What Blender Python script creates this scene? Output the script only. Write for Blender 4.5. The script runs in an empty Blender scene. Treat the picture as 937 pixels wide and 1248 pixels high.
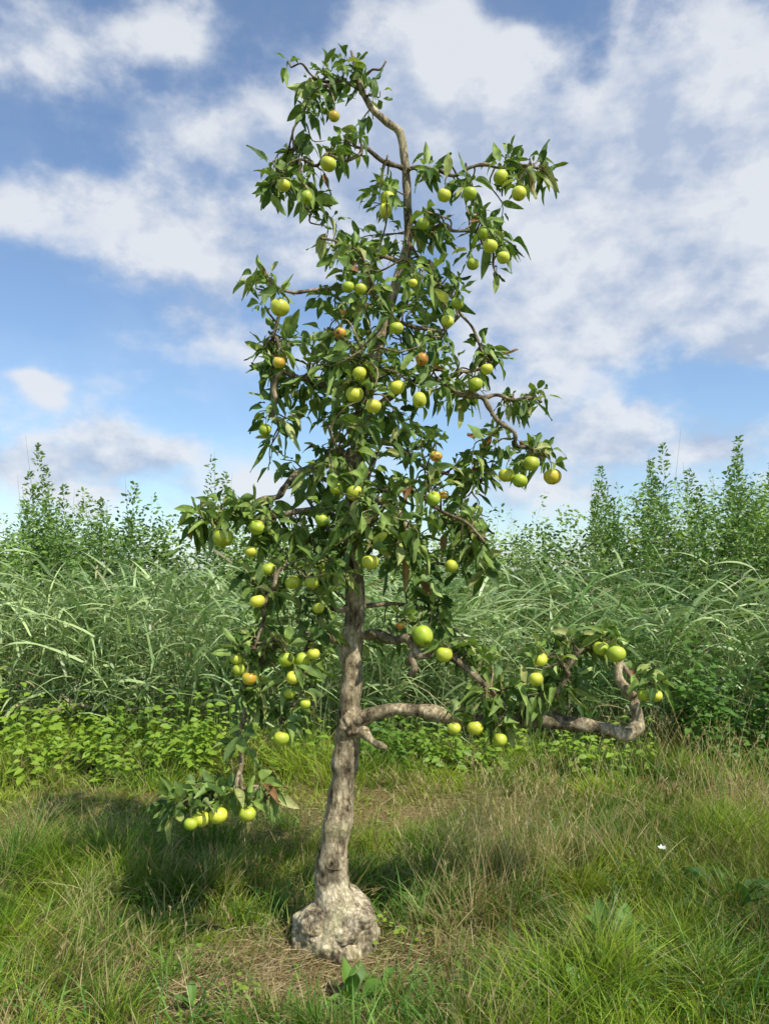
import bpy, math, random
import numpy as np
from mathutils import Vector, noise as mnoise
random.seed(7); R=np.random.default_rng(11)
F=950.0; CX=468.5; HY=700.0; CH=1.5; D=3.2
def T(px,py,dy=0.0):
    d=D+dy; return np.array([(px-CX)/F*d, d, CH-(py-HY)/F*d])
def G(px,py):
    d=CH*F/(py-HY); return (px-CX)/F*d, d
scene=bpy.context.scene
# ---------------------------------------------------------------- helpers
def vnoise(x,y,seed=0):
    xi=np.floor(x).astype(np.int64); yi=np.floor(y).astype(np.int64)
    fx=x-xi; fy=y-yi; fx=fx*fx*(3-2*fx); fy=fy*fy*(3-2*fy)
    def h(a,b):
        n=(a*374761393+b*668265263+seed*974634777)&0xffffffff
        n=((n^(n>>13))*1274126177)&0xffffffff
        return ((n^(n>>16))&0xffff)/65535.0
    return (h(xi,yi)*(1-fx)+h(xi+1,yi)*fx)*(1-fy)+(h(xi,yi+1)*(1-fx)+h(xi+1,yi+1)*fx)*fy
def fbm(x,y,seed=0,o=4):
    s=0;a=.5;f=1
    for k in range(o):
        s=s+a*vnoise(x*f,y*f,seed+k); a*=.5; f*=2.03
    return s/(1-.5**o)
def gz(x,y):
    x=np.asarray(x,float); y=np.asarray(y,float)
    r=np.exp(-((x/14)**2+((y-4)/14)**2))
    return (0.16*(fbm(x*.8+20,y*.8+20,3)-.5)+0.05*(vnoise(x*4+50,y*4+50,5)-.5))*r
def nrm(v): return v/np.maximum(np.linalg.norm(v,axis=-1,keepdims=True),1e-9)
class Batch:
    def __init__(s): s.v=[];s.f=[];s.c=[];s.n=0
    def add(s,v,f,c):
        s.v.append(v); s.f.append(f+s.n); s.c.append(c); s.n+=len(v)
    def build(s,name,mat,parent=None):
        v=np.concatenate(s.v); f=np.concatenate(s.f); c=np.concatenate(s.c)
        me=bpy.data.meshes.new(name); me.vertices.add(len(v)); me.vertices.foreach_set('co',v.astype(np.float32).ravel())
        me.loops.add(f.size); me.loops.foreach_set('vertex_index',f.astype(np.int32).ravel())
        me.polygons.add(len(f)); me.polygons.foreach_set('loop_start',np.arange(0,f.size,4,dtype=np.int32))
        me.polygons.foreach_set('use_smooth',np.ones(len(f),bool))
        me.update(calc_edges=True)
        a=me.color_attributes.new(name='Col',type='FLOAT_COLOR',domain='POINT')
        cc=np.ones((len(v),4),np.float32); cc[:,:3]=c; a.data.foreach_set('color',cc.ravel())
        me.materials.append(mat); ob=bpy.data.objects.new(name,me); scene.collection.objects.link(ob)
        if parent: ob.parent=parent
        print(name,len(f)); return ob
def ribbons(b,base,d,side,L,W,bend,S,C,prof,col,fold=0.,wave=0.,colgrad=None):
    N=len(base); t=np.linspace(0,1,S); u=np.linspace(-1,1,C)
    n=nrm(np.cross(side,d))
    cl=base[:,None,:]+d[:,None,:]*(L[:,None]*t)[:,:,None]+bend[:,None,:]*(L[:,None]*t**2)[:,:,None]
    w=0.5*W[:,None]*prof(t)[None,:]
    v=cl[:,:,None,:]+side[:,None,None,:]*(w[:,:,None]*u)[:,:,:,None]
    if fold is not 0.:
        off=w[:,:,None]*np.abs(u)*(fold if np.isscalar(fold) else fold[:,None,None])
        if wave:
            ph=R.uniform(0,6.28,N)
            off=off+(wave*W[:,None]*np.sin(t*9+ph[:,None]))[:,:,None]*u*np.abs(u)
        v=v+n[:,None,None,:]*off[:,:,:,None]
    idx=np.arange(N*S*C).reshape(N,S,C)
    f=np.stack([idx[:,:-1,:-1],idx[:,:-1,1:],idx[:,1:,1:],idx[:,1:,:-1]],-1).reshape(-1,4)
    c=np.broadcast_to(col[:,None,None,:],(N,S,C,3)).copy()
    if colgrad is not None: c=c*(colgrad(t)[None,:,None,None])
    b.add(v.reshape(-1,3),f,c.reshape(-1,3))
blade=lambda t: np.clip((1-t**1.8)*(0.75+0.5*t),0.03,1)
leafp=lambda t: np.clip(np.sin(np.pi*np.clip(t*.97+.02,0,1)**0.85)**0.8,0.03,1)
lance=lambda t: np.clip(np.sin(np.pi*np.clip(t*.93+.07,0,1)**0.6)**0.9,0.02,1)
def mixc(a,b,t): return np.asarray(a)[None,:]*(1-t[:,None])+np.asarray(b)[None,:]*t[:,None]
def rnd_side(N,d):
    h=R.normal(size=(N,3)); return nrm(np.cross(d,h))
# ---------------------------------------------------------------- materials
def newmat(name):
    m=bpy.data.materials.new(name); m.use_nodes=True; nt=m.node_tree; nt.nodes.clear()
    return m,nt,nt.nodes,nt.links
def foliage(name,trans=.3,rough=.5,spec=.4,back=None,tcol=(1.2,1.3,.5),tex=False):
    m,nt,N,L=newmat(name); out=N.new('ShaderNodeOutputMaterial')
    at=N.new('ShaderNodeAttribute'); at.attribute_name='Col'
    p=N.new('ShaderNodeBsdfPrincipled'); p.inputs['Roughness'].default_value=rough; p.inputs['Specular IOR Level'].default_value=spec
    tr=N.new('ShaderNodeBsdfTranslucent'); mx=N.new('ShaderNodeMixShader'); mx.inputs[0].default_value=trans
    colo=at.outputs['Color']
    if tex:
        nz=N.new('ShaderNodeTexNoise'); nz.inputs['Scale'].default_value=45; nz.inputs['Detail'].default_value=3
        tc=N.new('ShaderNodeTexCoord'); L.new(tc.outputs['Object'],nz.inputs['Vector'])
        mr=N.new('ShaderNodeMapRange'); mr.inputs[1].default_value=.3; mr.inputs[2].default_value=.7; mr.inputs[3].default_value=.7; mr.inputs[4].default_value=1.3
        L.new(nz.outputs[0],mr.inputs[0])
        vm=N.new('ShaderNodeVectorMath'); vm.operation='SCALE'; L.new(colo,vm.inputs[0]); L.new(mr.outputs[0],vm.inputs['Scale'])
        colo=vm.outputs[0]
    if back:
        g=N.new('ShaderNodeNewGeometry'); bm=N.new('ShaderNodeMix'); bm.data_type='RGBA'
        L.new(g.outputs['Backfacing'],bm.inputs[0]); L.new(colo,bm.inputs[6])
        v2=N.new('ShaderNodeVectorMath'); v2.operation='MULTIPLY_ADD'; v2.inputs[1].default_value=(1.1,1.1,1.1); v2.inputs[2].default_value=back
        L.new(colo,v2.inputs[0]); L.new(v2.outputs[0],bm.inputs[7]); L.new(bm.outputs[2],p.inputs['Base Color'])
    else: L.new(colo,p.inputs['Base Color'])
    v3=N.new('ShaderNodeVectorMath'); v3.operation='MULTIPLY'; v3.inputs[1].default_value=tcol; L.new(colo,v3.inputs[0]); L.new(v3.outputs[0],tr.inputs['Color'])
    L.new(p.outputs[0],mx.inputs[1]); L.new(tr.outputs[0],mx.inputs[2]); L.new(mx.outputs[0],out.inputs[0])
    return m
M_grass=foliage('grass_blades',.3,.5,.3)
M_reed=foliage('reed_leaf',.22,.42,.5,tcol=(1.1,1.2,.7))
M_shrub=foliage('shrub_leaf',.26,.5,.4)
M_weed=foliage('weed_leaf',.28,.5,.35)
M_leaf=foliage('apple_leaf',.24,.58,.3,back=(.09,.11,.055),tex=True)
def bark_mat():
    m,nt,N,L=newmat('bark'); out=N.new('ShaderNodeOutputMaterial'); p=N.new('ShaderNodeBsdfPrincipled'); p.inputs['Roughness'].default_value=.9; p.inputs['Specular IOR Level'].default_value=.2
    tc=N.new('ShaderNodeTexCoord'); mp=N.new('ShaderNodeMapping'); mp.inputs['Scale'].default_value=(1,1,.45); L.new(tc.outputs['Object'],mp.inputs[0])
    n1=N.new('ShaderNodeTexNoise'); n1.inputs['Scale'].default_value=26; n1.inputs['Detail'].default_value=7; n1.inputs['Roughness'].default_value=.72; L.new(mp.outputs[0],n1.inputs['Vector'])
    n2=N.new('ShaderNodeTexNoise'); n2.inputs['Scale'].default_value=7; n2.inputs['Detail'].default_value=5; L.new(tc.outputs['Object'],n2.inputs['Vector'])
    cr=N.new('ShaderNodeValToRGB'); e=cr.color_ramp.elements; e[0].position=.38; e[0].color=(.075,.058,.04,1); e[1].position=.62; e[1].color=(.62,.54,.39,1)
    k=e.new(.48); k.color=(.33,.27,.175,1); L.new(n1.outputs[0],cr.inputs[0])
    cr2=N.new('ShaderNodeValToRGB'); e=cr2.color_ramp.elements; e[0].position=.52; e[0].color=(0,0,0,1); e[1].position=.68; e[1].color=(.6,.6,.6,1); L.new(n2.outputs[0],cr2.inputs[0])
    mx=N.new('ShaderNodeMix'); mx.data_type='RGBA'; L.new(cr2.outputs[0],mx.inputs[0]); L.new(cr.outputs[0],mx.inputs[6]); mx.inputs[7].default_value=(.38,.36,.20,1)
    n3=N.new('ShaderNodeTexNoise'); n3.inputs['Scale'].default_value=9; n3.inputs['Detail'].default_value=4; m3=N.new('ShaderNodeMapping'); m3.inputs['Location'].default_value=(3,5,2); L.new(tc.outputs['Object'],m3.inputs[0]); L.new(m3.outputs[0],n3.inputs['Vector'])
    dk=N.new('ShaderNodeMapRange'); dk.inputs[1].default_value=.38; dk.inputs[2].default_value=.54; dk.inputs[3].default_value=.55; dk.inputs[4].default_value=1.1; L.new(n3.outputs[0],dk.inputs[0])
    at=N.new('ShaderNodeAttribute'); at.attribute_name='Col'
    ds=N.new('ShaderNodeVectorMath'); ds.operation='SCALE'; L.new(mx.outputs[2],ds.inputs[0]); L.new(dk.outputs[0],ds.inputs['Scale'])
    mm=N.new('ShaderNodeVectorMath'); mm.operation='MULTIPLY'; L.new(ds.outputs[0],mm.inputs[0]); L.new(at.outputs['Color'],mm.inputs[1]); L.new(mm.outputs[0],p.inputs['Base Color'])
    vo=N.new('ShaderNodeTexVoronoi'); vo.feature='DISTANCE_TO_EDGE'; vo.inputs['Scale'].default_value=45
    wv=N.new('ShaderNodeVectorMath'); wv.operation='MULTIPLY_ADD'; wv.inputs[1].default_value=(.06,.06,.06); L.new(n1.outputs['Color'],wv.inputs[0]); L.new(mp.outputs[0],wv.inputs[2]); L.new(wv.outputs[0],vo.inputs['Vector'])
    mr=N.new('ShaderNodeMapRange'); mr.inputs[2].default_value=.12; L.new(vo.outputs['Distance'],mr.inputs[0])
    ad=N.new('ShaderNodeMath'); ad.operation='MULTIPLY_ADD'; ad.inputs[1].default_value=.35; L.new(mr.outputs[0],ad.inputs[0]); L.new(n1.outputs[0],ad.inputs[2])
    bp=N.new('ShaderNodeBump'); bp.inputs['Strength'].default_value=.8; bp.inputs['Distance'].default_value=.011; L.new(ad.outputs[0],bp.inputs['Height']); L.new(bp.outputs[0],p.inputs['Normal'])
    L.new(p.outputs[0],out.inputs[0]); return m
M_bark=bark_mat()
def apple_mat():
    m,nt,N,L=newmat('apple_skin'); out=N.new('ShaderNodeOutputMaterial'); p=N.new('ShaderNodeBsdfPrincipled'); p.inputs['Roughness'].default_value=.36; p.inputs['Specular IOR Level'].default_value=.45
    at=N.new('ShaderNodeAttribute'); at.attribute_name='Col'; tc=N.new('ShaderNodeTexCoord')
    n1=N.new('ShaderNodeTexNoise'); n1.inputs['Scale'].default_value=24; n1.inputs['Detail'].default_value=4; L.new(tc.outputs['Object'],n1.inputs['Vector'])
    mr=N.new('ShaderNodeMapRange'); mr.inputs[1].default_value=.3; mr.inputs[2].default_value=.7; mr.inputs[3].default_value=.74; mr.inputs[4].default_value=1.22; L.new(n1.outputs[0],mr.inputs[0])
    vm=N.new('ShaderNodeVectorMath'); vm.operation='SCALE'; L.new(at.outputs['Color'],vm.inputs[0]); L.new(mr.outputs[0],vm.inputs['Scale'])
    vo=N.new('ShaderNodeTexVoronoi'); vo.inputs['Scale'].default_value=160; L.new(tc.outputs['Object'],vo.inputs['Vector'])
    m2=N.new('ShaderNodeMapRange'); m2.inputs[1].default_value=.1; m2.inputs[2].default_value=.2; m2.inputs[3].default_value=.5; m2.inputs[4].default_value=0; L.new(vo.outputs[0],m2.inputs[0])
    mx=N.new('ShaderNodeMix'); mx.data_type='RGBA'; L.new(m2.outputs[0],mx.inputs[0]); L.new(vm.outputs[0],mx.inputs[6]); mx.inputs[7].default_value=(.45,.42,.12,1)
    L.new(mx.outputs[2],p.inputs['Base Color']); L.new(p.outputs[0],out.inputs[0]); return m
M_apple=apple_mat()
def ground_mat():
    m,nt,N,L=newmat('soil_and_thatch'); out=N.new('ShaderNodeOutputMaterial'); p=N.new('ShaderNodeBsdfPrincipled'); p.inputs['Roughness'].default_value=.95; p.inputs['Specular IOR Level'].default_value=.1
    tc=N.new('ShaderNodeTexCoord')
    n1=N.new('ShaderNodeTexNoise'); n1.inputs['Scale'].default_value=1.3; n1.inputs['Detail'].default_value=6; n1.inputs['Roughness'].default_value=.65; L.new(tc.outputs['Object'],n1.inputs['Vector'])
    n2=N.new('ShaderNodeTexNoise'); n2.inputs['Scale'].default_value=60; n2.inputs['Detail'].default_value=5; n2.inputs['Roughness'].default_value=.7; L.new(tc.outputs['Object'],n2.inputs['Vector'])
    cr=N.new('ShaderNodeValToRGB'); e=cr.color_ramp.elements; e[0].position=.42; e[0].color=(.11,.14,.03,1); e[1].position=.64; e[1].color=(.27,.19,.10,1); L.new(n1.outputs[0],cr.inputs[0])
    c2=N.new('ShaderNodeValToRGB'); e=c2.color_ramp.elements; e[0].position=.35; e[0].color=(.4,.38,.34,1); e[1].position=.68; e[1].color=(1.6,1.5,1.3,1); L.new(n2.outputs[0],c2.inputs[0])
    mm=N.new('ShaderNodeVectorMath'); mm.operation='MULTIPLY'; L.new(cr.outputs[0],mm.inputs[0]); L.new(c2.outputs[0],mm.inputs[1]); L.new(mm.outputs[0],p.inputs['Base Color'])
    bp=N.new('ShaderNodeBump'); bp.inputs['Distance'].default_value=.02; L.new(n2.outputs[0],bp.inputs['Height']); L.new(bp.outputs[0],p.inputs['Normal'])
    L.new(p.outputs[0],out.inputs[0]); return m
# ---------------------------------------------------------------- ground
g=np.sinh(np.linspace(-7.2,7.2,261)); g=g/g.max()*900
X,Y=np.meshgrid(g,g+4,indexing='ij'); Z=gz(X,Y)
n=len(g); idx=np.arange(n*n).reshape(n,n)
f=np.stack([idx[:-1,:-1],idx[1:,:-1],idx[1:,1:],idx[:-1,1:]],-1).reshape(-1,4)
b=Batch(); b.add(np.stack([X,Y,Z],-1).reshape(-1,3),f,np.ones((n*n,3))); b.build('ground',ground_mat())
# ---------------------------------------------------------------- grass
def gauss(x,d,px,py,sx,sd):
    a,c=G(px,py); return np.exp(-((x-a)/sx)**2-((d-c)/sd)**2)
def Hmap(x,d):
    c=np.clip((fbm(x*3.3+9,d*3.3+3,21)-.42)*3.8,0,1)
    h=.045+.14*c
    h+=.14*gauss(x,d,40,1085,.55,.5)+.20*gauss(x,d,890,1080,.7,.9)+.12*gauss(x,d,620,1090,.4,.3)
    h+=.07*gauss(x,d,760,1250,.8,.2)+.07*gauss(x,d,290,1060,.4,.25)+.06*gauss(x,d,40,1240,.3,.2)+.06*gauss(x,d,480,1080,.2,.25)
    strip=np.clip((d-4.2)/.25,0,1)*np.clip((5.5-d)/.3,0,1)*np.clip((1.6-x)/.8,.3,1)
    h=h*(1-.6*strip)+.10*np.clip((d-5.5)/.4,0,1)
    bare=np.maximum.reduce([gauss(x,d,240,1195,.34,.23),.85*gauss(x,d,600,1165,.40,.22),.9*gauss(x,d,400,1185,.26,.22),.5*gauss(x,d,480,1090,.2,.2)])
    return h*(1-.62*bare),bare,strip
def make_grass(b,N,x0,x1,d0,d1,wscale,S):
    x=R.uniform(x0,x1,N); d=R.uniform(d0,d1,N)
    x=x+.09*(vnoise(x*9,d*9,61)-.5)*2; d=d+.09*(vnoise(x*9+7,d*9,62)-.5)*2
    h,bare,strip=Hmap(x,d); keep=R.random(N)<(1-.68*bare)*np.clip(.05+1.5*fbm(x*3.5,d*3.5,33),.3,1)
    bx,bd=G(405,1145); keep&=((x-bx)**2+(d-3.2)**2)>.165**2
    x,d,h,bare,strip=[a[keep] for a in (x,d,h,bare,strip)]; N=len(x)
    base=np.stack([x,d,gz(x,d)-.01],-1)
    L=h*R.uniform(.5,1.7,N)
    az=R.uniform(0,6.283,N)*.7+7*vnoise(x*4.,d*4.,88); ti=np.abs(R.normal(0,.42,N))
    dr=np.stack([np.cos(az)*np.sin(ti),np.sin(az)*np.sin(ti),np.cos(ti)],-1)
    bd=np.stack([np.cos(az),np.sin(az),-R.uniform(.2,1.1,N)],-1)*(R.uniform(.1,.6,N))[:,None]
    W=R.uniform(.0026,.006,N)*wscale
    n1=fbm(x*2.1+4,d*2.1,71); r=R.random(N)
    col=mixc((.09,.20,.014),(.38,.49,.045),np.clip((n1-.5)*3.4+.45+R.normal(0,.2,N),0,1))
    col=col*(R.uniform(.75,1.25,N))[:,None]
    dry=np.clip(.08+.55*bare+.15*strip*fbm(x*2,d*2,91)+.45*gauss(x,d,620,1080,.35,.3)+.55*gauss(x,d,900,975,.35,.5)+.4*(fbm(x*2.6,d*2.6,44)>.56)+.25*gauss(x,d,290,1080,.35,.3),0,.8)
    isd=r<dry
    col[isd]=mixc((.40,.29,.11),(.64,.55,.26),R.random(isd.sum()))*(R.uniform(.6,1.1,isd.sum()))[:,None]
    rt_shade=gauss(x,d,900,1120,.6,.8); col*= (1-.35*rt_shade)[:,None]  # shade of unseen trees on the right, put into the blade colour
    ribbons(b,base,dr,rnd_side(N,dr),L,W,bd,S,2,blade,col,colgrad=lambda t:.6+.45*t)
b=Batch()
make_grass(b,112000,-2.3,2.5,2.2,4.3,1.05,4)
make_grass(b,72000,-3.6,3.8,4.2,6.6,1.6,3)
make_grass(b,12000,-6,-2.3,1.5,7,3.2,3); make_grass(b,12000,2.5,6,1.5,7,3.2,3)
def coarse(N,px,py,sx,sd,hm,cola,colb,w=(.005,.010)):
    a,c=G(px,py); x=R.normal(a,sx,N); d=R.normal(c,sd,N); k=(d>2.3)&(d<6.6); x,d=x[k],d[k]; N=len(x)
    k=~((np.abs(x+.21)<.24)&(d<3.35)&(d>2.8)); x,d=x[k],d[k]; N=len(x)
    if N<2: return
    az=R.uniform(0,6.283,N); ti=np.abs(R.normal(0,.4,N))
    dr=np.stack([np.cos(az)*np.sin(ti),np.sin(az)*np.sin(ti),np.cos(ti)],-1)
    bd=np.stack([np.cos(az),np.sin(az),-R.uniform(.3,1.,N)],-1)*(R.uniform(.15,.6,N))[:,None]
    ribbons(b,np.stack([x,d,gz(x,d)],-1),dr,rnd_side(N,dr),hm*R.uniform(.5,1.5,N),R.uniform(*w,N),bd,6,3,blade,mixc(cola,colb,R.random(N)),fold=.35)
gA=(.08,.2,.035); gB=(.24,.40,.075)
coarse(1000,760,1235,.6,.12,.16,gA,gB); coarse(240,450,1245,.3,.05,.10,gA,gB); coarse(300,30,1235,.2,.12,.14,gA,gB)
coarse(450,890,1150,.35,.4,.22,(.05,.14,.03),gA); coarse(900,120,1000,.9,.5,.13,gB,(.33,.46,.07),(.004,.007)); coarse(500,560,925,1.6,.35,.22,gA,gB,(.006,.011))
coarse(500,200,930,1.3,.25,.26,gA,(.28,.42,.06),(.006,.011)); coarse(200,600,1190,.5,.15,.12,gA,gB,(.003,.006))
coarse(260,860,960,.8,.4,.26,gA,gB,(.006,.01)); coarse(130,500,1110,.1,.1,.2,gA,gB,(.006,.011)); coarse(90,345,1120,.08,.1,.18,gA,gB)
for k in range(64):
    px=R.uniform(0,937); py=R.uniform(990,1240)
    if abs(px-405)<75 and py>1060: continue
    coarse(int(R.uniform(35,90)),px,py,.035,.035,R.uniform(.12,.25),gA,(.34,.48,.07) if R.random()<.5 else (.58,.50,.22),(.003,.007))
def stalks(N,px,py,sx,sd,h0,h1,cola,colb,head=True):
    a,c=G(px,py); x=R.normal(a,sx,N); d=np.minimum(R.normal(c,sd,N),7)
    az=R.uniform(0,6.283,N); ti=np.abs(R.normal(0,.22,N))
    dr=np.stack([np.cos(az)*np.sin(ti),np.sin(az)*np.sin(ti),np.cos(ti)],-1)
    L=R.uniform(h0,h1,N); bd=np.stack([np.cos(az)*.2,np.sin(az)*.2,-.08*np.ones(N)],-1)
    base=np.stack([x,d,gz(x,d)],-1); col=mixc(cola,colb,R.random(N))
    ribbons(b,base,dr,rnd_side(N,dr),L,R.uniform(.0016,.003,N),bd,6,2,lambda t:1-.5*t,col)
    if head:
        for j in range(7):
            t=1-.022*j*R.uniform(.6,1.5,N); p=base+dr*(L*t)[:,None]+bd*(L*t*t)[:,None]
            dd=nrm(dr+R.normal(0,.35,(N,3))); ribbons(b,p,dd,rnd_side(N,dd),R.uniform(.012,.03,N),R.uniform(.002,.0045,N),np.zeros((N,3)),3,2,lance,col)
ST=(.44,.30,.13); SU=(.66,.56,.30)
stalks(300,605,1090,.2,.16,.3,.62,ST,SU); stalks(120,680,1060,.3,.3,.3,.55,ST,SU); stalks(240,890,990,.3,.4,.3,.6,ST,SU)
stalks(120,330,1070,.35,.3,.2,.42,(.25,.17,.08),ST); stalks(80,60,1040,.5,.4,.2,.4,ST,gB); stalks(120,480,1010,1.6,.8,.15,.35,ST,SU); stalks(60,230,1180,.5,.2,.12,.28,ST,SU)
stalks(80,800,950,.6,.3,.4,.7,(.25,.25,.1),SU)
for (px,py,sx,sd,N) in [(240,1195,.34,.2,3000),(600,1165,.42,.2,2600),(405,1175,.28,.15,1200),(480,1010,1.5,.3,2500),(900,970,.5,.4,1200),(430,1060,.3,.2,600)]:
    a,c=G(px,py); x=R.normal(a,sx,N); d=R.normal(c,sd,N); az=R.uniform(0,6.283,N)
    dr=nrm(np.stack([np.cos(az),np.sin(az),R.normal(.08,.12,N)],-1))
    ribbons(b,np.stack([x,d,gz(x,d)+.008],-1),dr,rnd_side(N,dr),R.uniform(.03,.12,N),R.uniform(.002,.004,N),R.normal(0,.12,(N,3))*[1,1,.3],4,2,blade,mixc((.28,.18,.09),(.62,.52,.30),R.random(N)))
b.build('grass',M_grass)
# ---------------------------------------------------------------- low weeds (broad leaves)
def weeds(b,x,d,hmax,nleaf,Ls,cola,colb,asp=.6,droop=.25,patch=True):
    if patch:
        k=R.random(len(x))<np.clip((vnoise(x*1.7,d*1.2,13)-.25)*2.2,0.08,1); x,d=x[k],d[k]
    N=len(x); h=hmax*R.uniform(.35,1.0,N)*(.5+.9*vnoise(x*2.1,d*2,14)); hue=np.clip((fbm(x*1.5,d*1.5,15)-.5)*3+.5,0,1)
    for j in range(nleaf):
        t=(j+R.random(N))/nleaf; az=R.uniform(0,6.283,N); r=R.uniform(0,.05,N)
        base=np.stack([x+np.cos(az)*r,d+np.sin(az)*r,gz(x,d)+h*t],-1)
        dr=nrm(np.stack([np.cos(az),np.sin(az),R.uniform(-.3,.6,N)],-1)); up=np.tile([.25,-.4,1.],(N,1))+R.normal(0,.35,(N,3))
        L=Ls*R.uniform(.6,1.3,N)*(1.1-.4*t); s=nrm(np.cross(dr,up))
        ribbons(b,base,dr,s,L,L*asp,np.tile([0,0,-droop],(N,1)),4,3,leafp,mixc(cola,colb,np.clip(hue*.7+R.random(N)*.3,0,1)),fold=.3)
    dr=nrm(np.stack([R.normal(0,.08,N),R.normal(0,.08,N),np.ones(N)],-1))
    ribbons(b,np.stack([x,d,gz(x,d)],-1),dr,rnd_side(N,dr),h,np.full(N,.004),np.zeros((N,3)),3,2,lambda t:1-.5*t,mixc(cola,colb,R.random(N))*.8)
b=Batch()
wy=(.28,.41,.04); wg=(.08,.18,.03)
x=R.uniform(-6,-1.2,640); weeds(b,x,R.uniform(5.5,6.6,640),.60,9,.085,wg,wy)
x=R.uniform(-1.2,6,480); weeds(b,x,R.uniform(5.7,6.7,480),.46,9,.075,wg,wy)
x=R.uniform(2.3,3.7,150); weeds(b,x,R.uniform(5.9,6.9,150),1.15,16,.085,wg,(.16,.3,.04),patch=False)
x=R.uniform(-.2,.65,60); weeds(b,x,R.uniform(5.8,6.2,60),.34,8,.075,wg,wy,patch=False)
x=R.uniform(-3,3.3,1200); weeds(b,x,R.uniform(2.4,4.6,1200),.06,4,.03,wg,wy,.75)
b.build('wild_weeds',M_weed)
def dock(px,py,nl,Lm,cola=(.08,.18,.03),colb=(.18,.32,.05),wd=.38):
    b=Batch(); a,c=G(px,py); az=R.uniform(0,6.283,nl); el=R.uniform(.35,1.25,nl)
    dr=np.stack([np.cos(az)*np.cos(el),np.sin(az)*np.cos(el),np.sin(el)],-1); up=np.tile([0,0,1.],(nl,1))+R.normal(0,.3,(nl,3))
    L=Lm*R.uniform(.7,1.2,nl); base=np.tile([a,c,float(gz(a,c))],(nl,1))+R.normal(0,.015,(nl,3))*[1,1,0]
    st=dr*(L*.35)[:,None]
    ribbons(b,base,dr,rnd_side(nl,dr),L*.4,np.full(nl,.005),np.zeros((nl,3)),3,3,lambda t:1-.3*t,mixc(cola,colb,R.random(nl)))
    ribbons(b,base+st,dr,nrm(np.cross(dr,up)),L,L*wd,np.tile([0,0,-.35],(nl,1))+R.normal(0,.06,(nl,3)),12,7,lambda t:leafp(t),mixc(cola,colb,R.random(nl)),fold=.3,wave=.05)
    return b.build('dock_plant',M_weed)
dock(425,1215,10,.14); dock(745,1190,9,.16); dock(885,1130,10,.24,(.04,.11,.02),(.09,.18,.04)); dock(455,1190,6,.09); dock(720,1245,8,.13); dock(640,1225,6,.09); dock(520,1130,6,.08); dock(240,1235,6,.08)
# small white flower in the grass
b=Batch(); a,c=G(806,1125); z=float(gz(a,c)); b1=np.array([[a,c,z]])
ribbons(b,b1,np.array([[0,0,1.]]),np.array([[1.,0,0]]),np.array([.27]),np.array([.004]),np.zeros((1,3)),4,3,lambda t:1-.3*t,np.array([[.1,.2,.04]]),fold=.3)
az=np.arange(8)*.785; dr=nrm(np.stack([np.cos(az),np.sin(az)-.6,np.full(8,.5)],-1)); ribbons(b,np.tile([a,c,z+.265],(8,1)),dr,nrm(np.cross(dr,np.tile([0,-.6,1.],(8,1)))),np.full(8,.022),np.full(8,.011),np.zeros((8,3)),4,3,leafp,np.tile([.8,.8,.76],(8,1)),fold=.2)
b.build('white_flower',M_weed)
# ---------------------------------------------------------------- reeds
def reeds(b,N,x0,x1,d0,d1,h0,h1,nl=11):
    x=R.uniform(x0,x1,N); d=R.uniform(d0,d1,N); h=R.uniform(h0,h1,N)*(.78+.40*fbm(x*1.1+5,d*1.1,12))
    lean=np.stack([R.normal(.05,.13,N)+.4*(vnoise(x*1.3,d*1.3,66)-.5),R.normal(-.05,.1,N),np.ones(N)],-1); ax=nrm(lean)
    bend=np.stack([R.normal(.07,.1,N),R.normal(-.04,.08,N),-.03*np.ones(N)],-1)
    base=np.stack([x,d,gz(x,d)],-1)
    cc=mixc((.14,.25,.065),(.42,.52,.22),np.clip((fbm(x*1.6,d*1.6,17)-.5)*2.4+.5+R.normal(0,.26,N),0,1))
    ribbons(b,base,ax,np.tile([1.,0,0],(N,1)),h,R.uniform(.005,.009,N),bend,5,2,lambda t:1-.6*t,cc*.9)
    for j in range(nl):
        t=.2+.8*(j+R.random(N)*.8)/nl
        p=base+ax*(h*t)[:,None]+bend*(h*t*t)[:,None]
        az=R.normal(0,.7,N)+(j%2)*3.14-.5; el=R.uniform(.4,1.3,N)
        dr=np.stack([np.cos(az)*np.cos(el),np.sin(az)*np.cos(el),np.sin(el)],-1)
        L=R.uniform(.3,.58,N); bd=np.stack([np.cos(az)*.25+.12,np.sin(az)*.25,-R.uniform(.1,.95,N)],-1)
        W=R.uniform(.015,.032,N)
        side=nrm(np.cross(dr,np.tile([0,0,1.],(N,1)))+R.normal(0,.45,(N,3)))
        c2=cc*R.uniform(.6,1.4,N)[:,None]; dead=R.random(N)<(.03+.2*(t<.4)); c2[dead]=np.array([.46,.39,.2])*R.uniform(.6,1.1,dead.sum())[:,None]
        ribbons(b,p,dr,side,L,W,bd,6,2,lance,c2)
b=Batch()
reeds(b,800,-4.6,4.8,6.4,7.4,1.1,1.58,9); reeds(b,820,-5.2,5.4,7.4,8.6,1.35,1.74,8)
reeds(b,450,-9,-4.6,6.6,8.6,1.3,1.7,7); reeds(b,450,4.8,9,6.6,8.6,1.3,1.7,7)
b.build('reed_bed',M_reed)
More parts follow.
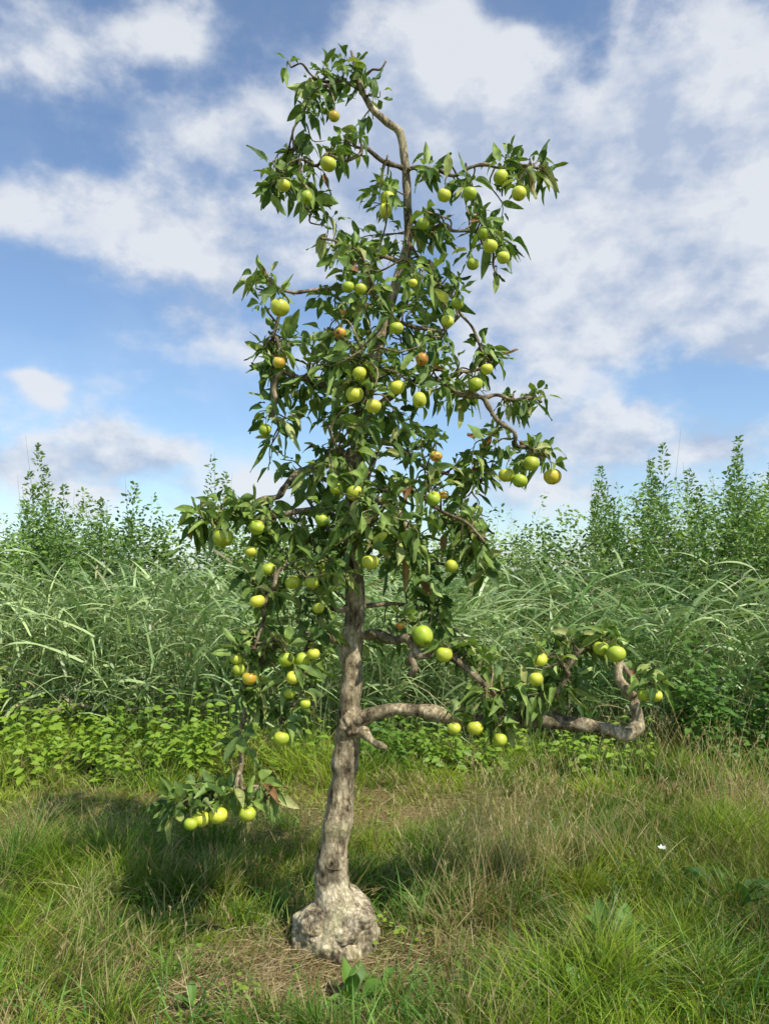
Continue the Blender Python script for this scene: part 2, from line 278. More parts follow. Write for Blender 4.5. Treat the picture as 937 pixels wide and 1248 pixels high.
# ---------------------------------------------------------------- shrubs behind
tp=np.array([[-400,600],[0,625],[30,605],[60,590],[90,612],[140,590],[190,600],[235,625],[268,600],[300,615],[360,620],[480,625],[600,612],[640,632],[690,615],[722,592],[750,605],[800,570],[845,592],[897,556],[937,572],[1100,580],[1400,600]],float)
def ztop(x,d): return CH+(HY-np.interp(x/d*F+CX,tp[:,0],tp[:,1]))/F*d
def shrubs(b,N,x0,x1,d0,d1,nl,Ls,asp,ca,cb,lo=.7,hi=1.0,feather=False,clump=0):
    x=R.uniform(x0,x1,N); d=R.uniform(d0,d1,N)
    if clump:
        cx=R.uniform(x0,x1,clump); k=R.integers(0,clump,N); x=cx[k]+R.normal(0,.22,N)
    h=ztop(x,d)*R.uniform(lo,hi,N)*(.88+.24*vnoise(x*1.9,d*1.1,9))
    ax=nrm(np.stack([R.normal(0,.14,N),R.normal(0,.12,N),np.ones(N)],-1)); base=np.stack([x,d,gz(x,d)],-1)
    bend=R.normal(0,.07,(N,3))*[1,1,0]
    cc=mixc(ca,cb,np.clip((fbm(x*1.5,d*1.5,55)-.5)*2.4+.5+R.normal(0,.15,N),0,1))
    ribbons(b,base,ax,np.tile([1.,0,0],(N,1)),h,R.uniform(.006,.012,N),bend,5,2,lambda t:1-.85*t,cc*.8+np.array([.03,.01,0]))
    for j in range(nl):
        t=.38+.62*((j+R.random(N))/nl)**.8
        wid=np.clip((1.08-t)*(.6 if not feather else .3),.02,.3)
        az=R.uniform(0,6.283,N); r=wid*R.random(N)**.6
        p=base+ax*(h*t)[:,None]+bend*(h*t*t)[:,None]+np.stack([np.cos(az)*r,np.sin(az)*r,r*.5],-1)
        el=R.uniform(-.2,1.1,N); a2=az+R.normal(0,.6,N)
        dr=np.stack([np.cos(a2)*np.cos(el),np.sin(a2)*np.cos(el),np.sin(el)],-1)
        L=Ls*R.uniform(.6,1.3,N)*np.clip(1.5-t*.9,.4,1); up=np.tile([.3,-.5,.8],(N,1))+R.normal(0,.5,(N,3))
        ribbons(b,p,dr,nrm(np.cross(dr,up)),L,L*asp,np.tile([0,0,-.25],(N,1)),4,2,leafp,cc*R.uniform(.65,1.35,N)[:,None])
b=Batch()
sa=(.055,.13,.025); sb=(.27,.38,.07)
shrubs(b,400,-5.6,5.6,8.7,10.,80,.10,.5,sa,sb,.74,.97)
shrubs(b,150,-5.6,5.6,8.5,9.6,75,.08,.36,(.11,.22,.05),(.29,.40,.10),.82,1.02,True,22)
shrubs(b,110,-10,-5.5,8.3,10.2,45,.14,.5,sa,sb,.7,1); shrubs(b,110,5.5,10,8.3,10.2,45,.14,.5,sa,sb,.7,1)
shrubs(b,120,2.6,5,7.5,8.7,80,.08,.42,(.07,.16,.035),(.24,.36,.07),.78,.98,True,6)
shrubs(b,70,-4.4,-2.9,7.8,8.7,80,.08,.42,(.06,.14,.03),(.2,.32,.06),.78,.98,True,4)
for px,py in [(62,545),(40,575),(80,590),(268,555),(722,568),(735,590),(808,540),(795,560),(850,575),(897,535),(905,550),(928,560),(150,590)]:
    d=R.uniform(8.4,9.4); N=3; x=np.full(N,(px-CX)/F*d)+R.normal(0,.06,N); h=CH+(HY-py)/F*d
    base=np.stack([x,np.full(N,d)+R.normal(0,.1,N),np.zeros(N)],-1); ax=nrm(np.stack([R.normal(0,.03,N),R.normal(0,.03,N),np.ones(N)],-1)); hh=h*np.array([1,.93,.87])
    ribbons(b,base,ax,np.tile([1.,0,0],(N,1)),hh,np.full(N,.012),R.normal(0,.03,(N,3)),6,2,lambda t:1-.85*t,np.tile([.16,.18,.06],(N,1)))
    for j in range(200):
        t=.6+.4*R.random(N); w=(1.02-t)*.45; az=R.uniform(0,6.283,N); r=w*R.random(N)
        p=base+ax*(hh*t)[:,None]+np.stack([np.cos(az)*r,np.sin(az)*r,r*.8],-1); el=R.uniform(.1,1.2,N)
        dr=np.stack([np.cos(az)*np.cos(el),np.sin(az)*np.cos(el),np.sin(el)],-1); L=R.uniform(.035,.07,N)
        ribbons(b,p,dr,rnd_side(N,dr),L,L*.4,np.tile([0,0,-.2],(N,1)),4,2,leafp,mixc((.11,.2,.04),(.27,.38,.09),R.random(N)))
b.build('shrub_hedge',M_shrub)
# ---------------------------------------------------------------- apple tree
tree=bpy.data.objects.new('apple_tree',None); scene.collection.objects.link(tree)
def catmull(P,m):
    P=np.asarray(P,float); Q=np.vstack([2*P[0]-P[1],P,2*P[-1]-P[-2]]); out=[]
    for i in range(1,len(Q)-2):
        for k in range(m):
            t=k/m; p0,p1,p2,p3=Q[i-1:i+3]
            out.append(.5*((2*p1)+(-p0+p2)*t+(2*p0-5*p1+4*p2-p3)*t*t+(-p0+3*p1-3*p2+p3)*t**3))
    out.append(Q[-2]); return np.array(out)
def tube(b,P,rad,ns,col=(1,1,1),amp=0,freq=10,seed=0,big=0):
    P=np.asarray(P); n=len(P); tg=nrm(np.gradient(P,axis=0)); s=np.zeros((n,3)); ref=np.array([0.,1,0]) if abs(tg[0][1])<.8 else np.array([1.,0,0])
    s[0]=nrm(np.cross(tg[0],ref))
    for i in range(1,n):
        v=s[i-1]-tg[i]*np.dot(s[i-1],tg[i]); s[i]=nrm(v)
    w=np.cross(tg,s); a=np.linspace(0,2*np.pi,ns,endpoint=False)
    dirs=s[:,None,:]*np.cos(a)[None,:,None]+w[:,None,:]*np.sin(a)[None,:,None]
    rr=np.broadcast_to(np.asarray(rad)[:,None],(n,ns)).copy()
    if amp:
        for i in range(n):
            for j in range(ns):
                q=P[i]+dirs[i,j]*rad[i]; v=Vector((q[0]*freq+seed,q[1]*freq,q[2]*freq*.8))
                rr[i,j]*=1+amp*mnoise.fractal(v,.9,2.1,4)
                if big: rr[i,j]*=1+big*mnoise.noise(Vector((q[0]*9+seed,q[1]*9,q[2]*7)))
    V=P[:,None,:]+dirs*rr[:,:,None]
    idx=np.arange(n*ns).reshape(n,ns); f=np.stack([idx[:-1],np.roll(idx,-1,1)[:-1],np.roll(idx,-1,1)[1:],idx[1:]],-1).reshape(-1,4)
    cc=np.asarray(col); cc=np.tile(cc,(n*ns,1)) if cc.ndim==1 else np.repeat(cc,ns,axis=0)
    b.add(V.reshape(-1,3),f,cc)
S_=D/F
trunk=[(410,1175,0,44),(409,1150,0,50),(411,1130,0,51),(412,1113,0,44),(410,1099,0,32),(406,1085,0,23),(404,1062,0,19),(408,1030,0,17.5),(411,1000,.0,17),(418,950,.01,15.5),(421,920,.01,15.5),(426,885,.01,16.5),(425,860,.01,14),(429,830,.0,13),(427,795,0,13.5),(431,760,0,12),(432,720,-.01,12),(430,680,0,11),(431,650,-.02,11),(433,580,-.02,10),(443,500,0,8.5),(462,420,.03,7.5),(482,350,.04,6.5),(497,295,.04,5.8),(496,240,.03,5.4),(493,195,.02,5.),(487,162,.01,4.8),(470,148,0,4.4),(452,130,-.01,3.9),(438,102,-.01,3.),(428,62,-.01,1.6)]
tb=Batch(); TP=np.array([list(T(a,b_,c))+[r*S_] for a,b_,c,r in trunk]); C=catmull(TP,9)
P=C[:,:3]; rad=C[:,3]
k=np.argmin(np.abs(P[:,2]-.35))
def tcol(z):
    w=np.clip((z-.18)/.12,0,1)[:,None]; return np.array([1.32,1.3,1.22])[None,:]*(1-w)+np.array([1.05,1.0,.89])[None,:]*w
P2=catmull(P[:k+1],3)
tube(tb,P2,np.interp(np.linspace(0,k,3*k+1),np.arange(k+1),rad[:k+1]),90,amp=.18,freq=9.5,seed=2.3,col=tcol(P2[:,2]))
tube(tb,P[k-3:],rad[k-3:]*1.0,36,amp=.15,freq=20,seed=1.3,col=tcol(P[k-3:,2]),big=.15)
def lump(c,r,seed,am=.18,col=(1.32,1.3,1.22)):
    n=26; th=np.linspace(0,np.pi,n); ph=np.linspace(0,2*np.pi,n*2,endpoint=False); V=[]
    for a in th:
        for p in ph:
            dv=np.array([math.sin(a)*math.cos(p),math.sin(a)*math.sin(p),math.cos(a)]); q=dv*1.8+seed
            V.append(np.array(c)+dv*np.array(r)*(1+am*mnoise.fractal(Vector(q),.9,2.,5)))
    m=2*n; idx=np.arange(n*m).reshape(n,m); f=np.stack([idx[:-1],idx[1:],np.roll(idx,-1,1)[1:],np.roll(idx,-1,1)[:-1]],-1).reshape(-1,4)
    tb.add(np.array(V),f,np.tile(col,(len(V),1)))
lump(T(436,1118,-.05),(.07,.08,.055),3.1); lump(T(385,1124,-.06),(.075,.08,.06),8.7); lump(T(416,1136,-.1),(.085,.07,.05),5.2); lump(T(446,1138,-.02),(.055,.08,.05),11)
tc_=(1.0,.95,.84)
lump(T(428,884,-.025),(.05,.045,.06),21,.3,tc_); lump(T(426,790,-.015),(.036,.03,.045),25,.3,tc_); lump(T(410,1005,-.015),(.042,.04,.07),27,.25,tc_)
limbs=[
 ([(428,886,0),(443,872,-.04),(480,866,-.07),(535,868,-.08),(585,881,-.06),(640,880,-.03),(690,880,-.03),(730,888,-.05),(765,897,-.06),(780,884,-.06),(777,866,-.05),(764,850,-.04),(757,828,-.03),(756,800,-.02)],11,4.5),
 ([(428,870,0),(438,888,-.05),(452,903,-.07),(470,912,-.06)],8,3.5),
 ([(430,775,0),(455,772,-.06),(500,776,-.1),(545,798,-.12),(590,835,-.12),(615,860,-.1)],7,2.2),
 ([(500,778,-.1),(503,800,-.12),(501,822,-.12)],5,4),
 ([(640,880,-.03),(670,850,-.08),(690,815,-.1),(725,785,-.08)],4,1.6),
 ([(690,880,-.03),(670,862,.1),(655,820,.15)],3.5,1.6),
 ([(756,810,-.02),(775,828,-.05),(800,842,-.08)],3.5,1.5),
 ([(756,815,-.02),(740,790,.02),(715,772,.04)],3.5,1.5),
 ([(425,790,0),(385,775,-.12),(340,778,-.18),(308,815,-.2),(298,870,-.2),(293,930,-.2),(284,968,-.2),(250,975,-.22),(215,985,-.22)],5,1.8),
 ([(290,940,-.2),(300,965,-.24),(325,972,-.25)],3,1.5),
 ([(431,690,0),(390,680,-.18),(345,690,-.25),(320,730,-.28),(310,790,-.28)],4,1.5),
 ([(431,630,0),(390,620,-.1),(340,630,-.18),(290,632,-.2),(245,628,-.2)],4.5,1.5),
 ([(434,570,0),(400,562,-.06),(365,578,-.12),(335,605,-.15),(318,625,-.15)],6,2.6),
 ([(434,580,0),(455,605,-.12),(485,625,-.18),(495,662,-.2)],6,3.2),
 ([(432,660,0),(470,650,.12),(520,680,.2),(560,690,.2)],4,1.6),
 ([(434,600,0),(490,600,-.1),(540,620,-.18),(590,660,-.2)],3.4,1.5),
 ([(440,540,0),(490,550,.1),(550,575,.15),(600,580,.1)],4,1.6),
 ([(445,500,0),(410,475,-.08),(375,460,-.12),(340,448,-.12),(335,410,-.1),(340,385,-.1)],5,2),
 ([(340,450,-.12),(333,490,-.1),(340,520,-.08)],3,1.5),
 ([(448,500,0),(490,470,-.06),(540,464,-.1),(585,482,-.1),(607,515,-.1),(630,545,-.08),(660,560,-.08)],4.2,1.8),
 ([(590,485,-.1),(625,485,-.08),(660,490,-.06)],2.5,1.3),
 ([(545,466,-.1),(575,450,-.05),(600,440,-.05)],2.5,1.3),
 ([(470,400,.03),(500,400,-.1),(535,400,-.12),(560,385,-.1)],3,1.5),
 ([(478,370,.03),(430,352,-.06),(385,350,-.1),(340,352,-.1),(315,360,-.1)],3,1.4),
 ([(490,320,.03),(455,312,-.05),(415,300,-.08),(390,290,-.08)],3,1.4),
 ([(498,295,.04),(530,335,-.03),(560,380,-.06),(585,425,-.06),(600,450,-.06)],2.5,1.2),
 ([(496,262,.04),(540,270,-.05),(580,285,-.07),(600,310,-.07),(605,335,-.07)],2.5,1.2),
 ([(494,210,.02),(530,203,-.03),(570,205,-.05),(610,205,-.06),(655,205,-.05)],2.8,1.4),
 ([(492,205,.02),(465,195,-.04),(440,188,-.06)],3.4,2.3),
 ([(440,188,-.06),(405,195,-.08),(365,195,-.08),(335,215,-.08)],2.4,1.2),
 ([(365,195,-.08),(375,230,-.08),(380,262,-.08)],2,1),
 ([(445,118,-.01),(415,100,-.05),(385,110,-.05),(365,140,-.04),(358,180,-.04)],2.4,1.2),
 ([(436,95,0),(455,82,.02),(470,75,.02)],2.2,1.2),
 ([(400,100,-.05),(375,90,-.05),(355,82,-.05)],2,1),
 ([(432,620,0),(420,560,-.25),(400,520,-.4)],4,1.4),([(432,680,0),(440,650,-.25),(460,620,-.4)],4,1.4),([(440,520,0),(450,470,-.22),(440,420,-.35)],3.4,1.4),
 ([(432,640,0),(450,580,.25),(470,530,.42)],5,2),([(432,700,0),(400,650,.25),(370,600,.4)],5,2),([(440,520,0),(420,450,.22),(400,400,.35)],4,2),([(465,415,0),(500,360,.2),(520,320,.3)],3,1.5),([(470,390,.03),(450,350,-.15),(440,310,-.25)],2.6,1.3),
 ([(431,730,0),(395,745,-.05),(375,790,-.1),(362,840,-.1),(350,880,-.1)],3.6,1.3),
 ([(431,740,0),(480,735,.15),(530,745,.2),(560,770,.2)],3.6,1.3),
]
bb=Batch(); nodes=[]
for i,(pts,r0,r1) in enumerate(limbs):
    A=np.array([T(*p) for p in pts])
    B=[A[0]]
    for q0,q1 in zip(A[:-1],A[1:]):
        if i>1: B.append((q0+q1)/2+R.normal(0,.014,3))
        B.append(q1)
    A=np.array(B); A[1:-1]+=R.normal(0,.007,(len(A)-2,3)); C=catmull(A,6); n=len(C); t=np.linspace(0,1,n)
    rad=(r0*(1-t)+r1*t)*S_*(1+.1*np.sin(t*n*.8+i))
    if i==0: rad=np.interp(t,[0,.1,.5,.8,.97,1],[11,8.6,8,7.6,5,3.5])*S_*(1+.09*np.sin(t*31)+.06*np.sin(t*67))
    c=(.74,.69,.6) if i not in (0,1,12,13) else (1.15,1.1,.98)
    tube(bb,C,rad,16 if i<2 else 9,col=c,amp=.24,freq=26,seed=i)
    nodes.append(C[2:])
nodes.append(P[P[:,2]>1.9])
NODES=np.concatenate(nodes)
def twig(E,r0,r1,sag,tgt=NODES):
    dd=np.linalg.norm(tgt-E,axis=1)*R.uniform(.8,1.25,len(tgt)); s=tgt[np.argmin(dd)]; l=np.linalg.norm(E-s)
    m1=s+(E-s)*.33+R.normal(0,.1,3)*l+np.array([0,0,sag*l]); m2=s+(E-s)*.67+R.normal(0,.1,3)*l+np.array([0,0,sag*l])
    Cc=catmull([s,m1,m2,E],3); tube(bb,Cc,np.linspace(r0,r1,len(Cc)),5,col=(.7,.65,.5)); return Cc
clusters=[(425,82,42,20,0,10),(378,125,26,30,0,8),(350,205,38,28,0,11),(400,190,22,26,0,6),(378,250,12,16,0,3),(448,102,22,16,0,4),(440,165,12,18,0,2),(353,80,8,6,0,1),(325,235,14,12,0,2),
(465,240,20,20,0,4),(525,212,34,14,0,5),(565,235,22,20,0,5),(635,200,42,18,0,9),(665,220,14,16,0,2),(600,285,30,28,0,7),(605,335,6,10,0,1),(520,275,28,28,0,7),
(440,305,62,28,0,15),(530,345,38,35,0,12),(440,365,58,35,0,18),(320,352,26,28,0,5),(328,430,20,38,0,9),(395,430,48,42,0,16),(480,430,48,42,0,16),(538,415,26,34,0,7),(590,435,26,20,0,6),(545,485,42,28,0,9),(640,492,32,22,0,7),(655,550,30,18,0,6),(600,545,24,22,0,4),(560,570,42,26,0,10),
(345,500,32,38,0,10),(420,515,55,42,0,17),(490,535,46,36,0,12),(390,585,50,30,0,12),(330,560,20,18,0,3),(470,605,44,28,0,10),(300,618,42,18,-.18,10),(250,630,18,14,-.2,5),(560,635,42,28,0,12),(575,685,24,24,0,6),(350,655,46,28,-.15,12),(330,715,34,28,-.2,10),(400,670,32,34,-.05,9),(465,655,30,34,0,9),(510,690,34,30,0,8),(380,745,28,34,-.1,9),(320,775,30,30,-.2,9),(370,805,28,26,-.1,7),(535,745,36,30,.1,7),(575,795,40,28,-.05,9),(600,848,44,20,-.08,9),(308,855,18,36,-.2,7),(345,860,22,28,-.12,6),(680,790,34,18,-.05,8),(730,778,32,14,0,7),(690,838,38,20,0,9),(640,852,28,20,-.03,7),(785,828,20,14,-.05,4),(262,962,46,14,-.22,11),(322,965,14,12,-.24,3),(212,980,18,8,-.22,5),(600,885,22,8,-.05,2),(470,775,25,20,.1,3),(290,905,12,20,-.2,3),(440,600,60,60,-.3,12),(430,460,60,60,-.28,10),(410,640,60,36,-.2,8),(500,655,40,30,-.15,6),(420,700,50,24,-.15,6)]
lb=[]; ld=[]; lsz=[]
for (px,py,rx,ry,dy,nt) in clusters:
    deep=.34 if (abs(px-440)<110 and 280<py<720) else .13
    for k in range(int(nt*(1.4 if py>560 else 1.22)+.5)):
        q=nrm(R.normal(size=3))*R.random()**.4
        E=T(px+q[0]*rx,py+q[1]*ry,dy+q[2]*deep)
        Cc=twig(E,.0042,.0016,.06); m=len(Cc)
        Ln=np.linalg.norm(np.diff(Cc,axis=0),axis=1).sum(); nl=int(np.clip(Ln/.028,6,13))
        for j in range(nl):
            t=1-.8*(j/nl) if Ln<.25 else 1-min(.85,.22/Ln)*(j/nl)
            fi=t*(m-1); i0=min(int(fi),m-2); p=Cc[i0]+(Cc[i0+1]-Cc[i0])*(fi-i0); tg=nrm(Cc[i0+1]-Cc[i0])
            rd=R.normal(size=3); rd-=tg*np.dot(rd,tg); rd=nrm(rd)
            d=nrm(tg*(.9 if j<2 else .4)+rd*1.0+np.array([0,0,R.normal(-.18,.38)])); lb.append(p); ld.append(d); lsz.append(R.uniform(.035,.082)*(.85 if py<130 else 1))
lb=np.array(lb); ld=np.array(ld); lsz=np.array(lsz)
apples=[(341,375,11),(610,216,9),(632,236,10),(597,300,9),(589,284,8),(613,314,9),(572,236,9),(541,238,8),(472,242,9),(470,256,8),(424,350,8),(439,352,8),(400,200,9),(346,226,8),(407,142,7,1),(483,400,8),(576,322,8),(557,370,8),(545,392,8),(414,406,8,2),(438,455,8),(432,481,10),(455,495,10),(484,472,10),(511,488,9),(579,469,9),(593,450,8),(340,442,8,1),(432,601,11),(410,596,8),(528,608,9),(617,579,10),(647,565,11),(673,581,11,1),(633,586,9),(272,655,13),(313,643,10),(451,685,11),(327,694,9),(306,672,8),(357,710,9),(380,710,9),(398,698,7),(388,741,8),(314,733,9),(392,633,8),(515,775,12),(541,798,11),(550,690,8),(349,804,9),(368,804,9),(357,826,8),(304,827,9,1),(291,816,8),(288,803,8),(382,797,8),(353,845,7),(343,900,10),(372,858,7),(658,804,9),(653,828,9),(553,888,9),(579,887,10),(732,790,10),(750,797,11),(784,847,8),(799,848,8),(609,902,9),(266,994,11),(245,998,11),(302,992,10),(233,1004,9),(515,273,7),(374,241,7),(531,556,8,2),(541,603,6,2),(514,438,8,2),(488,762,6,2),(323,524,7),(503,345,6)]
ab=Batch(); keep=np.ones(len(lb),bool)
def apx(p): return p[...,0]/p[...,1]*F+CX, HY-(p[...,2]-CH)/p[...,1]*F
lx,ly=apx(lb+ld*(lsz*.5)[:,None])
keep&=~((lb[:,1]<3.2)&(lx>400)&(lx<450)&(ly>715)&(ly<1000)&(R.random(len(lb))<.75))
keep&=~((lb[:,1]<3.25)&(np.abs(lx-494)<13)&(ly>165)&(ly<295)&(R.random(len(lb))<.85))
for a in apples:
    px,py,r=a[:3]; kind=a[3] if len(a)>3 else 0
    central=abs(px-440)<110 and 290<py<720
    dy=(-.36 if central else -.16)+R.normal(0,.03)
    if px<400 and py>600: dy=-.3+R.normal(0,.03)
    d=D+dy; r3=r*R.uniform(.92,1.04)*d/F; c=T(px,py,dy)
    keep&=~((np.hypot(lx-px,ly-py)<r*1.25)&(lb[:,1]<c[1]+.02)&(R.random(len(lb))<.8))
    nu,nv=22,15; V=[];cols=[]
    tl=R.normal(0,.22,2); 
    base={0:mixc((.32,.47,.035),(.70,.70,.07),R.random(1))[0],1:np.array([.62,.52,.05]),2:np.array([.5,.2,.05])}[kind]
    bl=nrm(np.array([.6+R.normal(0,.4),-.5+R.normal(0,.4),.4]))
    ph=np.linspace(0,2*np.pi,nu,endpoint=False); th=np.linspace(0.001,np.pi-.001,nv); pf=R.uniform(0,6.28)
    for tt in th:
        rr=np.sin(tt)*(1+.07*math.cos(tt)); z=math.cos(tt)*.9
        z-=.26*math.exp(-(tt/.33)**2); z+=.16*math.exp(-((np.pi-tt)/.28)**2)
        for p in ph:
            q=np.array([rr*math.cos(p),rr*math.sin(p),z*(1+.03*math.cos(5*p)*max(0,-z))])
            q[0]*=1+.04*math.cos(2*p+pf)
            q=np.array([q[0],q[1]-tl[0]*q[2],q[2]+tl[0]*q[1]]); q=np.array([q[0]-tl[1]*q[2],q[1],q[2]+tl[1]*q[0]])
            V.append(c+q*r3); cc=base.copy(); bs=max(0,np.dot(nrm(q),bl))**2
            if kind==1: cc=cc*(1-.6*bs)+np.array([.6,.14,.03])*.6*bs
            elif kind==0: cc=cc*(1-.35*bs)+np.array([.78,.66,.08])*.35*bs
            else:
                nn=mnoise.noise(Vector(q*1.7+np.array([px,py,0]))); cc=np.array([.66,.24,.04]) if nn>.05 else (np.array([.16,.06,.02]) if nn<-.25 else np.array([.5,.45,.06]))
            ee=math.exp(-(tt/.3)**2); cc=cc*(1-.5*ee)+np.array([.15,.13,.03])*.5*ee
            if np.pi-tt<.2: cc=np.array([.06,.045,.02])
            cols.append(cc)
    idx=np.arange(nu*nv).reshape(nv,nu); f=np.stack([idx[:-1],idx[1:],np.roll(idx,-1,1)[1:],np.roll(idx,-1,1)[:-1]],-1).reshape(-1,4)
    ab.add(np.array(V),f,np.array(cols))
    top=c+np.array([-tl[1],-tl[0],1])*r3*.62; E=top+np.array([R.normal(0,.006),R.normal(0,.006),.035])
    tube(bb,catmull([top,(top+E)/2+R.normal(0,.003,3),E],3),np.full(7,.0016),5,col=(.55,.6,.3)); Cc=twig(E,.0045,.0025,.12)
    for j in range(5):
        rd=nrm(R.normal(size=3)+np.array([0,.3,.3])); lb=np.vstack([lb,E]); ld=np.vstack([ld,rd]); lsz=np.append(lsz,R.uniform(.045,.075)); keep=np.append(keep,True)
        q=E+rd*lsz[-1]*.5; a,b_=apx(q); lx=np.append(lx,a); ly=np.append(ly,b_)
        if math.hypot(a-px,b_-py)<r*1.2 and q[1]<c[1]: keep[-1]=False
lb,ld,lsz=lb[keep],ld[keep],lsz[keep]; N=len(lb); print('LEAVES',N)
up=np.tile([.15,-.35,.7],(N,1))+R.normal(0,.6,(N,3)); side=nrm(np.cross(ld,up))
t=R.random(N)**1.2; col=mixc((.055,.115,.018),(.25,.35,.07),t); y=R.random(N)<.12; col[y]=mixc((.30,.38,.09),(.42,.43,.16),R.random(y.sum()))
br=R.random(N)<.012; col[br]=(.26,.13,.05)
L_=Batch(); pet=.018
ribbons(L_,lb,ld,side,np.full(N,pet*1.3),np.full(N,.0022),np.zeros((N,3)),3,2,lambda t:1+0*t,col*1.4)
ribbons(L_,lb+ld*pet,ld,side,lsz,lsz*R.uniform(.38,.6,N),np.stack([R.normal(0,.22,N),R.normal(0,.22,N),R.normal(-.3,.35,N)],-1),8,5,leafp,col,fold=R.uniform(.15,1.1,N),wave=.10)
L_.build('leaves',M_leaf,tree); tb.build('trunk',M_bark,tree); bb.build('branches',M_bark,tree); ab.build('apples',M_apple,tree)
# ---------------------------------------------------------------- sun and sky
sv=Vector((.60,-.62,1.08)).normalized()
el=math.asin(sv.z); rot=math.atan2(sv.x,sv.y)
sl=bpy.data.lights.new('sun','SUN'); sl.energy=5.0; sl.angle=math.radians(.5); sl.color=(1,.95,.86)
so=bpy.data.objects.new('sun',sl); scene.collection.objects.link(so); so.rotation_euler=sv.to_track_quat('Z','Y').to_euler(); so.location=(4,-4,8)
w=bpy.data.worlds.new('World'); scene.world=w; w.use_nodes=True; nt=w.node_tree; N_=nt.nodes; L=nt.links; N_.clear()
try: w.cycles.sampling_method='NONE'
except Exception as ex_: print(ex_)
out=N_.new('ShaderNodeOutputWorld'); bg=N_.new('ShaderNodeBackground'); bg.inputs[1].default_value=.135
sky=N_.new('ShaderNodeTexSky'); sky.sky_type='NISHITA'; sky.sun_disc=False; sky.sun_elevation=el; sky.sun_rotation=rot; sky.air_density=1.0; sky.dust_density=.6; sky.ozone_density=1.4
def M(op,a,b=None,c=None):
    nd=N_.new('ShaderNodeMath'); nd.operation=op
    for i,v in enumerate((a,b,c)):
        if v is None: continue
        if isinstance(v,(int,float)): nd.inputs[i].default_value=v
        else: L.new(v,nd.inputs[i])
    return nd.outputs[0]
tc=N_.new('ShaderNodeTexCoord'); nv=N_.new('ShaderNodeVectorMath'); nv.operation='NORMALIZE'; L.new(tc.outputs['Generated'],nv.inputs[0])
sp=N_.new('ShaderNodeSeparateXYZ'); L.new(nv.outputs[0],sp.inputs[0])
az=M('ARCTAN2',sp.outputs[0],sp.outputs[1]); ele=M('ARCSINE',sp.outputs[2])
def noise(scale,detail,rough,st=(1,1,1.5),off=(0,0,0)):
    mp=N_.new('ShaderNodeMapping'); mp.inputs['Scale'].default_value=st; mp.inputs['Location'].default_value=off; L.new(nv.outputs[0],mp.inputs[0])
    nz=N_.new('ShaderNodeTexNoise'); nz.inputs['Scale'].default_value=scale; nz.inputs['Detail'].default_value=detail; nz.inputs['Roughness'].default_value=rough; L.new(mp.outputs[0],nz.inputs['Vector']); return nz
wn=noise(6,3,.6); ws=N_.new('ShaderNodeSeparateColor'); L.new(wn.outputs['Color'],ws.inputs[0])
azw=M('ADD',az,M('MULTIPLY',M('SUBTRACT',ws.outputs[0],.5),.16)); elw=M('ADD',ele,M('MULTIPLY',M('SUBTRACT',ws.outputs[1],.5),.13))
blobs=[(570,110,140,90,.6),(840,140,160,95,.75),(880,280,200,90,.6),(680,290,190,100,.6),(820,400,220,65,.55),(450,130,90,80,.42),(300,190,150,90,.42),(50,250,120,30,.40),(290,340,130,85,.5),(200,160,80,50,.2),(60,50,60,40,.55),(215,20,70,30,.5),(160,545,60,28,.8),(30,560,50,36,.65),(735,525,62,36,.85),(620,500,70,40,.35),(880,545,55,18,.5),(38,470,18,16,.5),(450,600,500,40,.4),(60,490,20,12,.4),
 (650,8,55,28,-.5),(200,90,70,20,-.3),(70,370,120,55,-.45),(330,490,120,35,-.35),(850,475,130,20,-.35),(720,70,18,40,-.3)]
tot=None
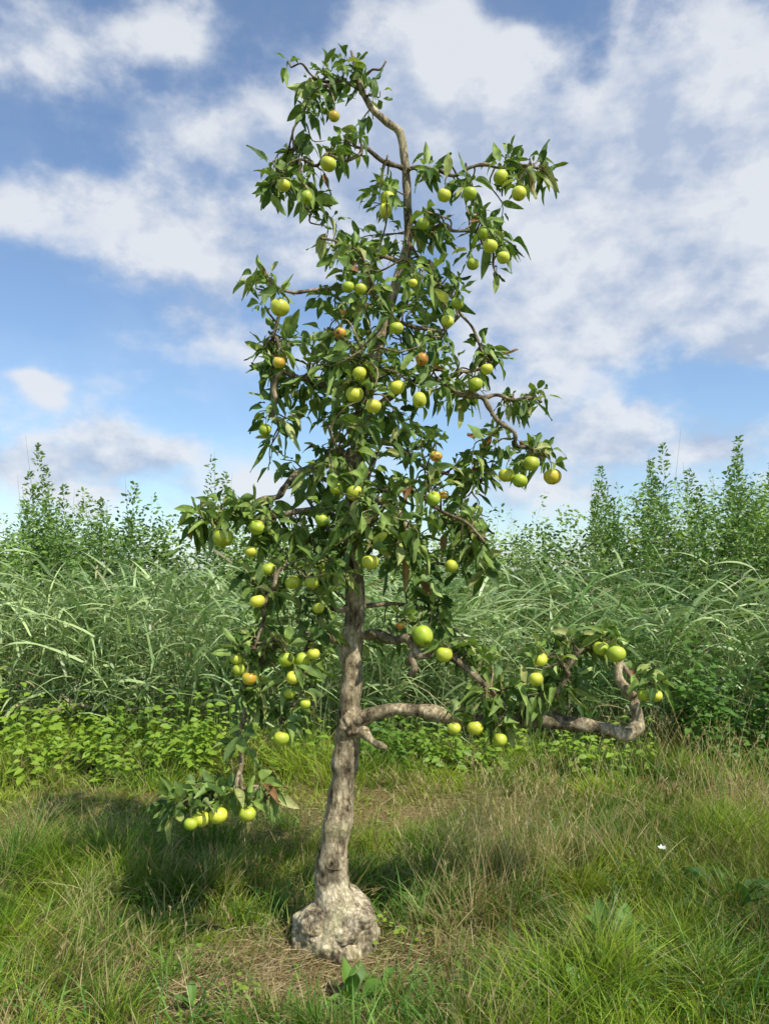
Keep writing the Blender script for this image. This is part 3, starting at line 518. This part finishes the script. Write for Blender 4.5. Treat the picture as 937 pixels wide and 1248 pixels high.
for (px,py,sx,sy,a) in blobs:
    a0=math.atan((px-CX)/F); e0=math.atan((HY-py)/F*math.cos(a0)); s1=F/sx; s2=F/sy*1.05
    q=M('MULTIPLY_ADD',azw,s1,-a0*s1); r=M('MULTIPLY_ADD',elw,s2,-e0*s2)
    ex=M('EXPONENT',M('MULTIPLY',M('ADD',M('MULTIPLY',q,q),M('MULTIPLY',r,r)),-1.0))
    tot=M('MULTIPLY',ex,a) if tot is None else M('MULTIPLY_ADD',ex,a,tot)
fb=noise(8,8,.58); fb2=noise(8,5,.58,off=(.05,-.05,.09))
dens=M('ADD',M('MULTIPLY',M('SUBTRACT',fb.outputs[0],.5),1.9),tot)
mr=N_.new('ShaderNodeMapRange'); mr.interpolation_type='SMOOTHSTEP'; mr.inputs[1].default_value=-.02; mr.inputs[2].default_value=.62; L.new(dens,mr.inputs[0])
shade=M('ADD',M('MULTIPLY',M('SUBTRACT',fb.outputs[0],fb2.outputs[0]),3.4),M('ADD',.56,M('MULTIPLY',M('SUBTRACT',ws.outputs[2],.5),1.2)))
cr=N_.new('ShaderNodeValToRGB'); e=cr.color_ramp.elements; e[0].position=.1; e[0].color=(.46,.55,.72,1); e[1].position=.9; e[1].color=(.82,.85,.90,1); L.new(shade,cr.inputs[0])
sc=N_.new('ShaderNodeVectorMath'); sc.operation='SCALE'; sc.inputs['Scale'].default_value=7.3; L.new(cr.outputs[0],sc.inputs[0])
sg=N_.new('ShaderNodeVectorMath'); sg.operation='MULTIPLY'; sg.inputs[1].default_value=(1.05,1.18,1.28); L.new(sky.outputs[0],sg.inputs[0])
mx=N_.new('ShaderNodeMix'); mx.data_type='RGBA'; L.new(M('MULTIPLY_ADD',mr.outputs[0],.82,.09),mx.inputs[0]); L.new(sg.outputs[0],mx.inputs[6]); L.new(sc.outputs[0],mx.inputs[7])
L.new(mx.outputs[2],bg.inputs[0]); L.new(bg.outputs[0],out.inputs[0])
# ---------------------------------------------------------------- camera
cd=bpy.data.cameras.new('camera'); co=bpy.data.objects.new('camera',cd); scene.collection.objects.link(co); scene.camera=co
cd.sensor_fit='VERTICAL'; cd.sensor_height=36; cd.sensor_width=27; cd.lens=36*F/1248; cd.shift_y=76/1248
co.location=(0,0,CH); co.rotation_euler=(math.radians(90),0,0); cd.clip_start=.05; cd.clip_end=3000
scene.view_settings.view_transform='Standard'; scene.view_settings.look='None'; scene.view_settings.exposure=0
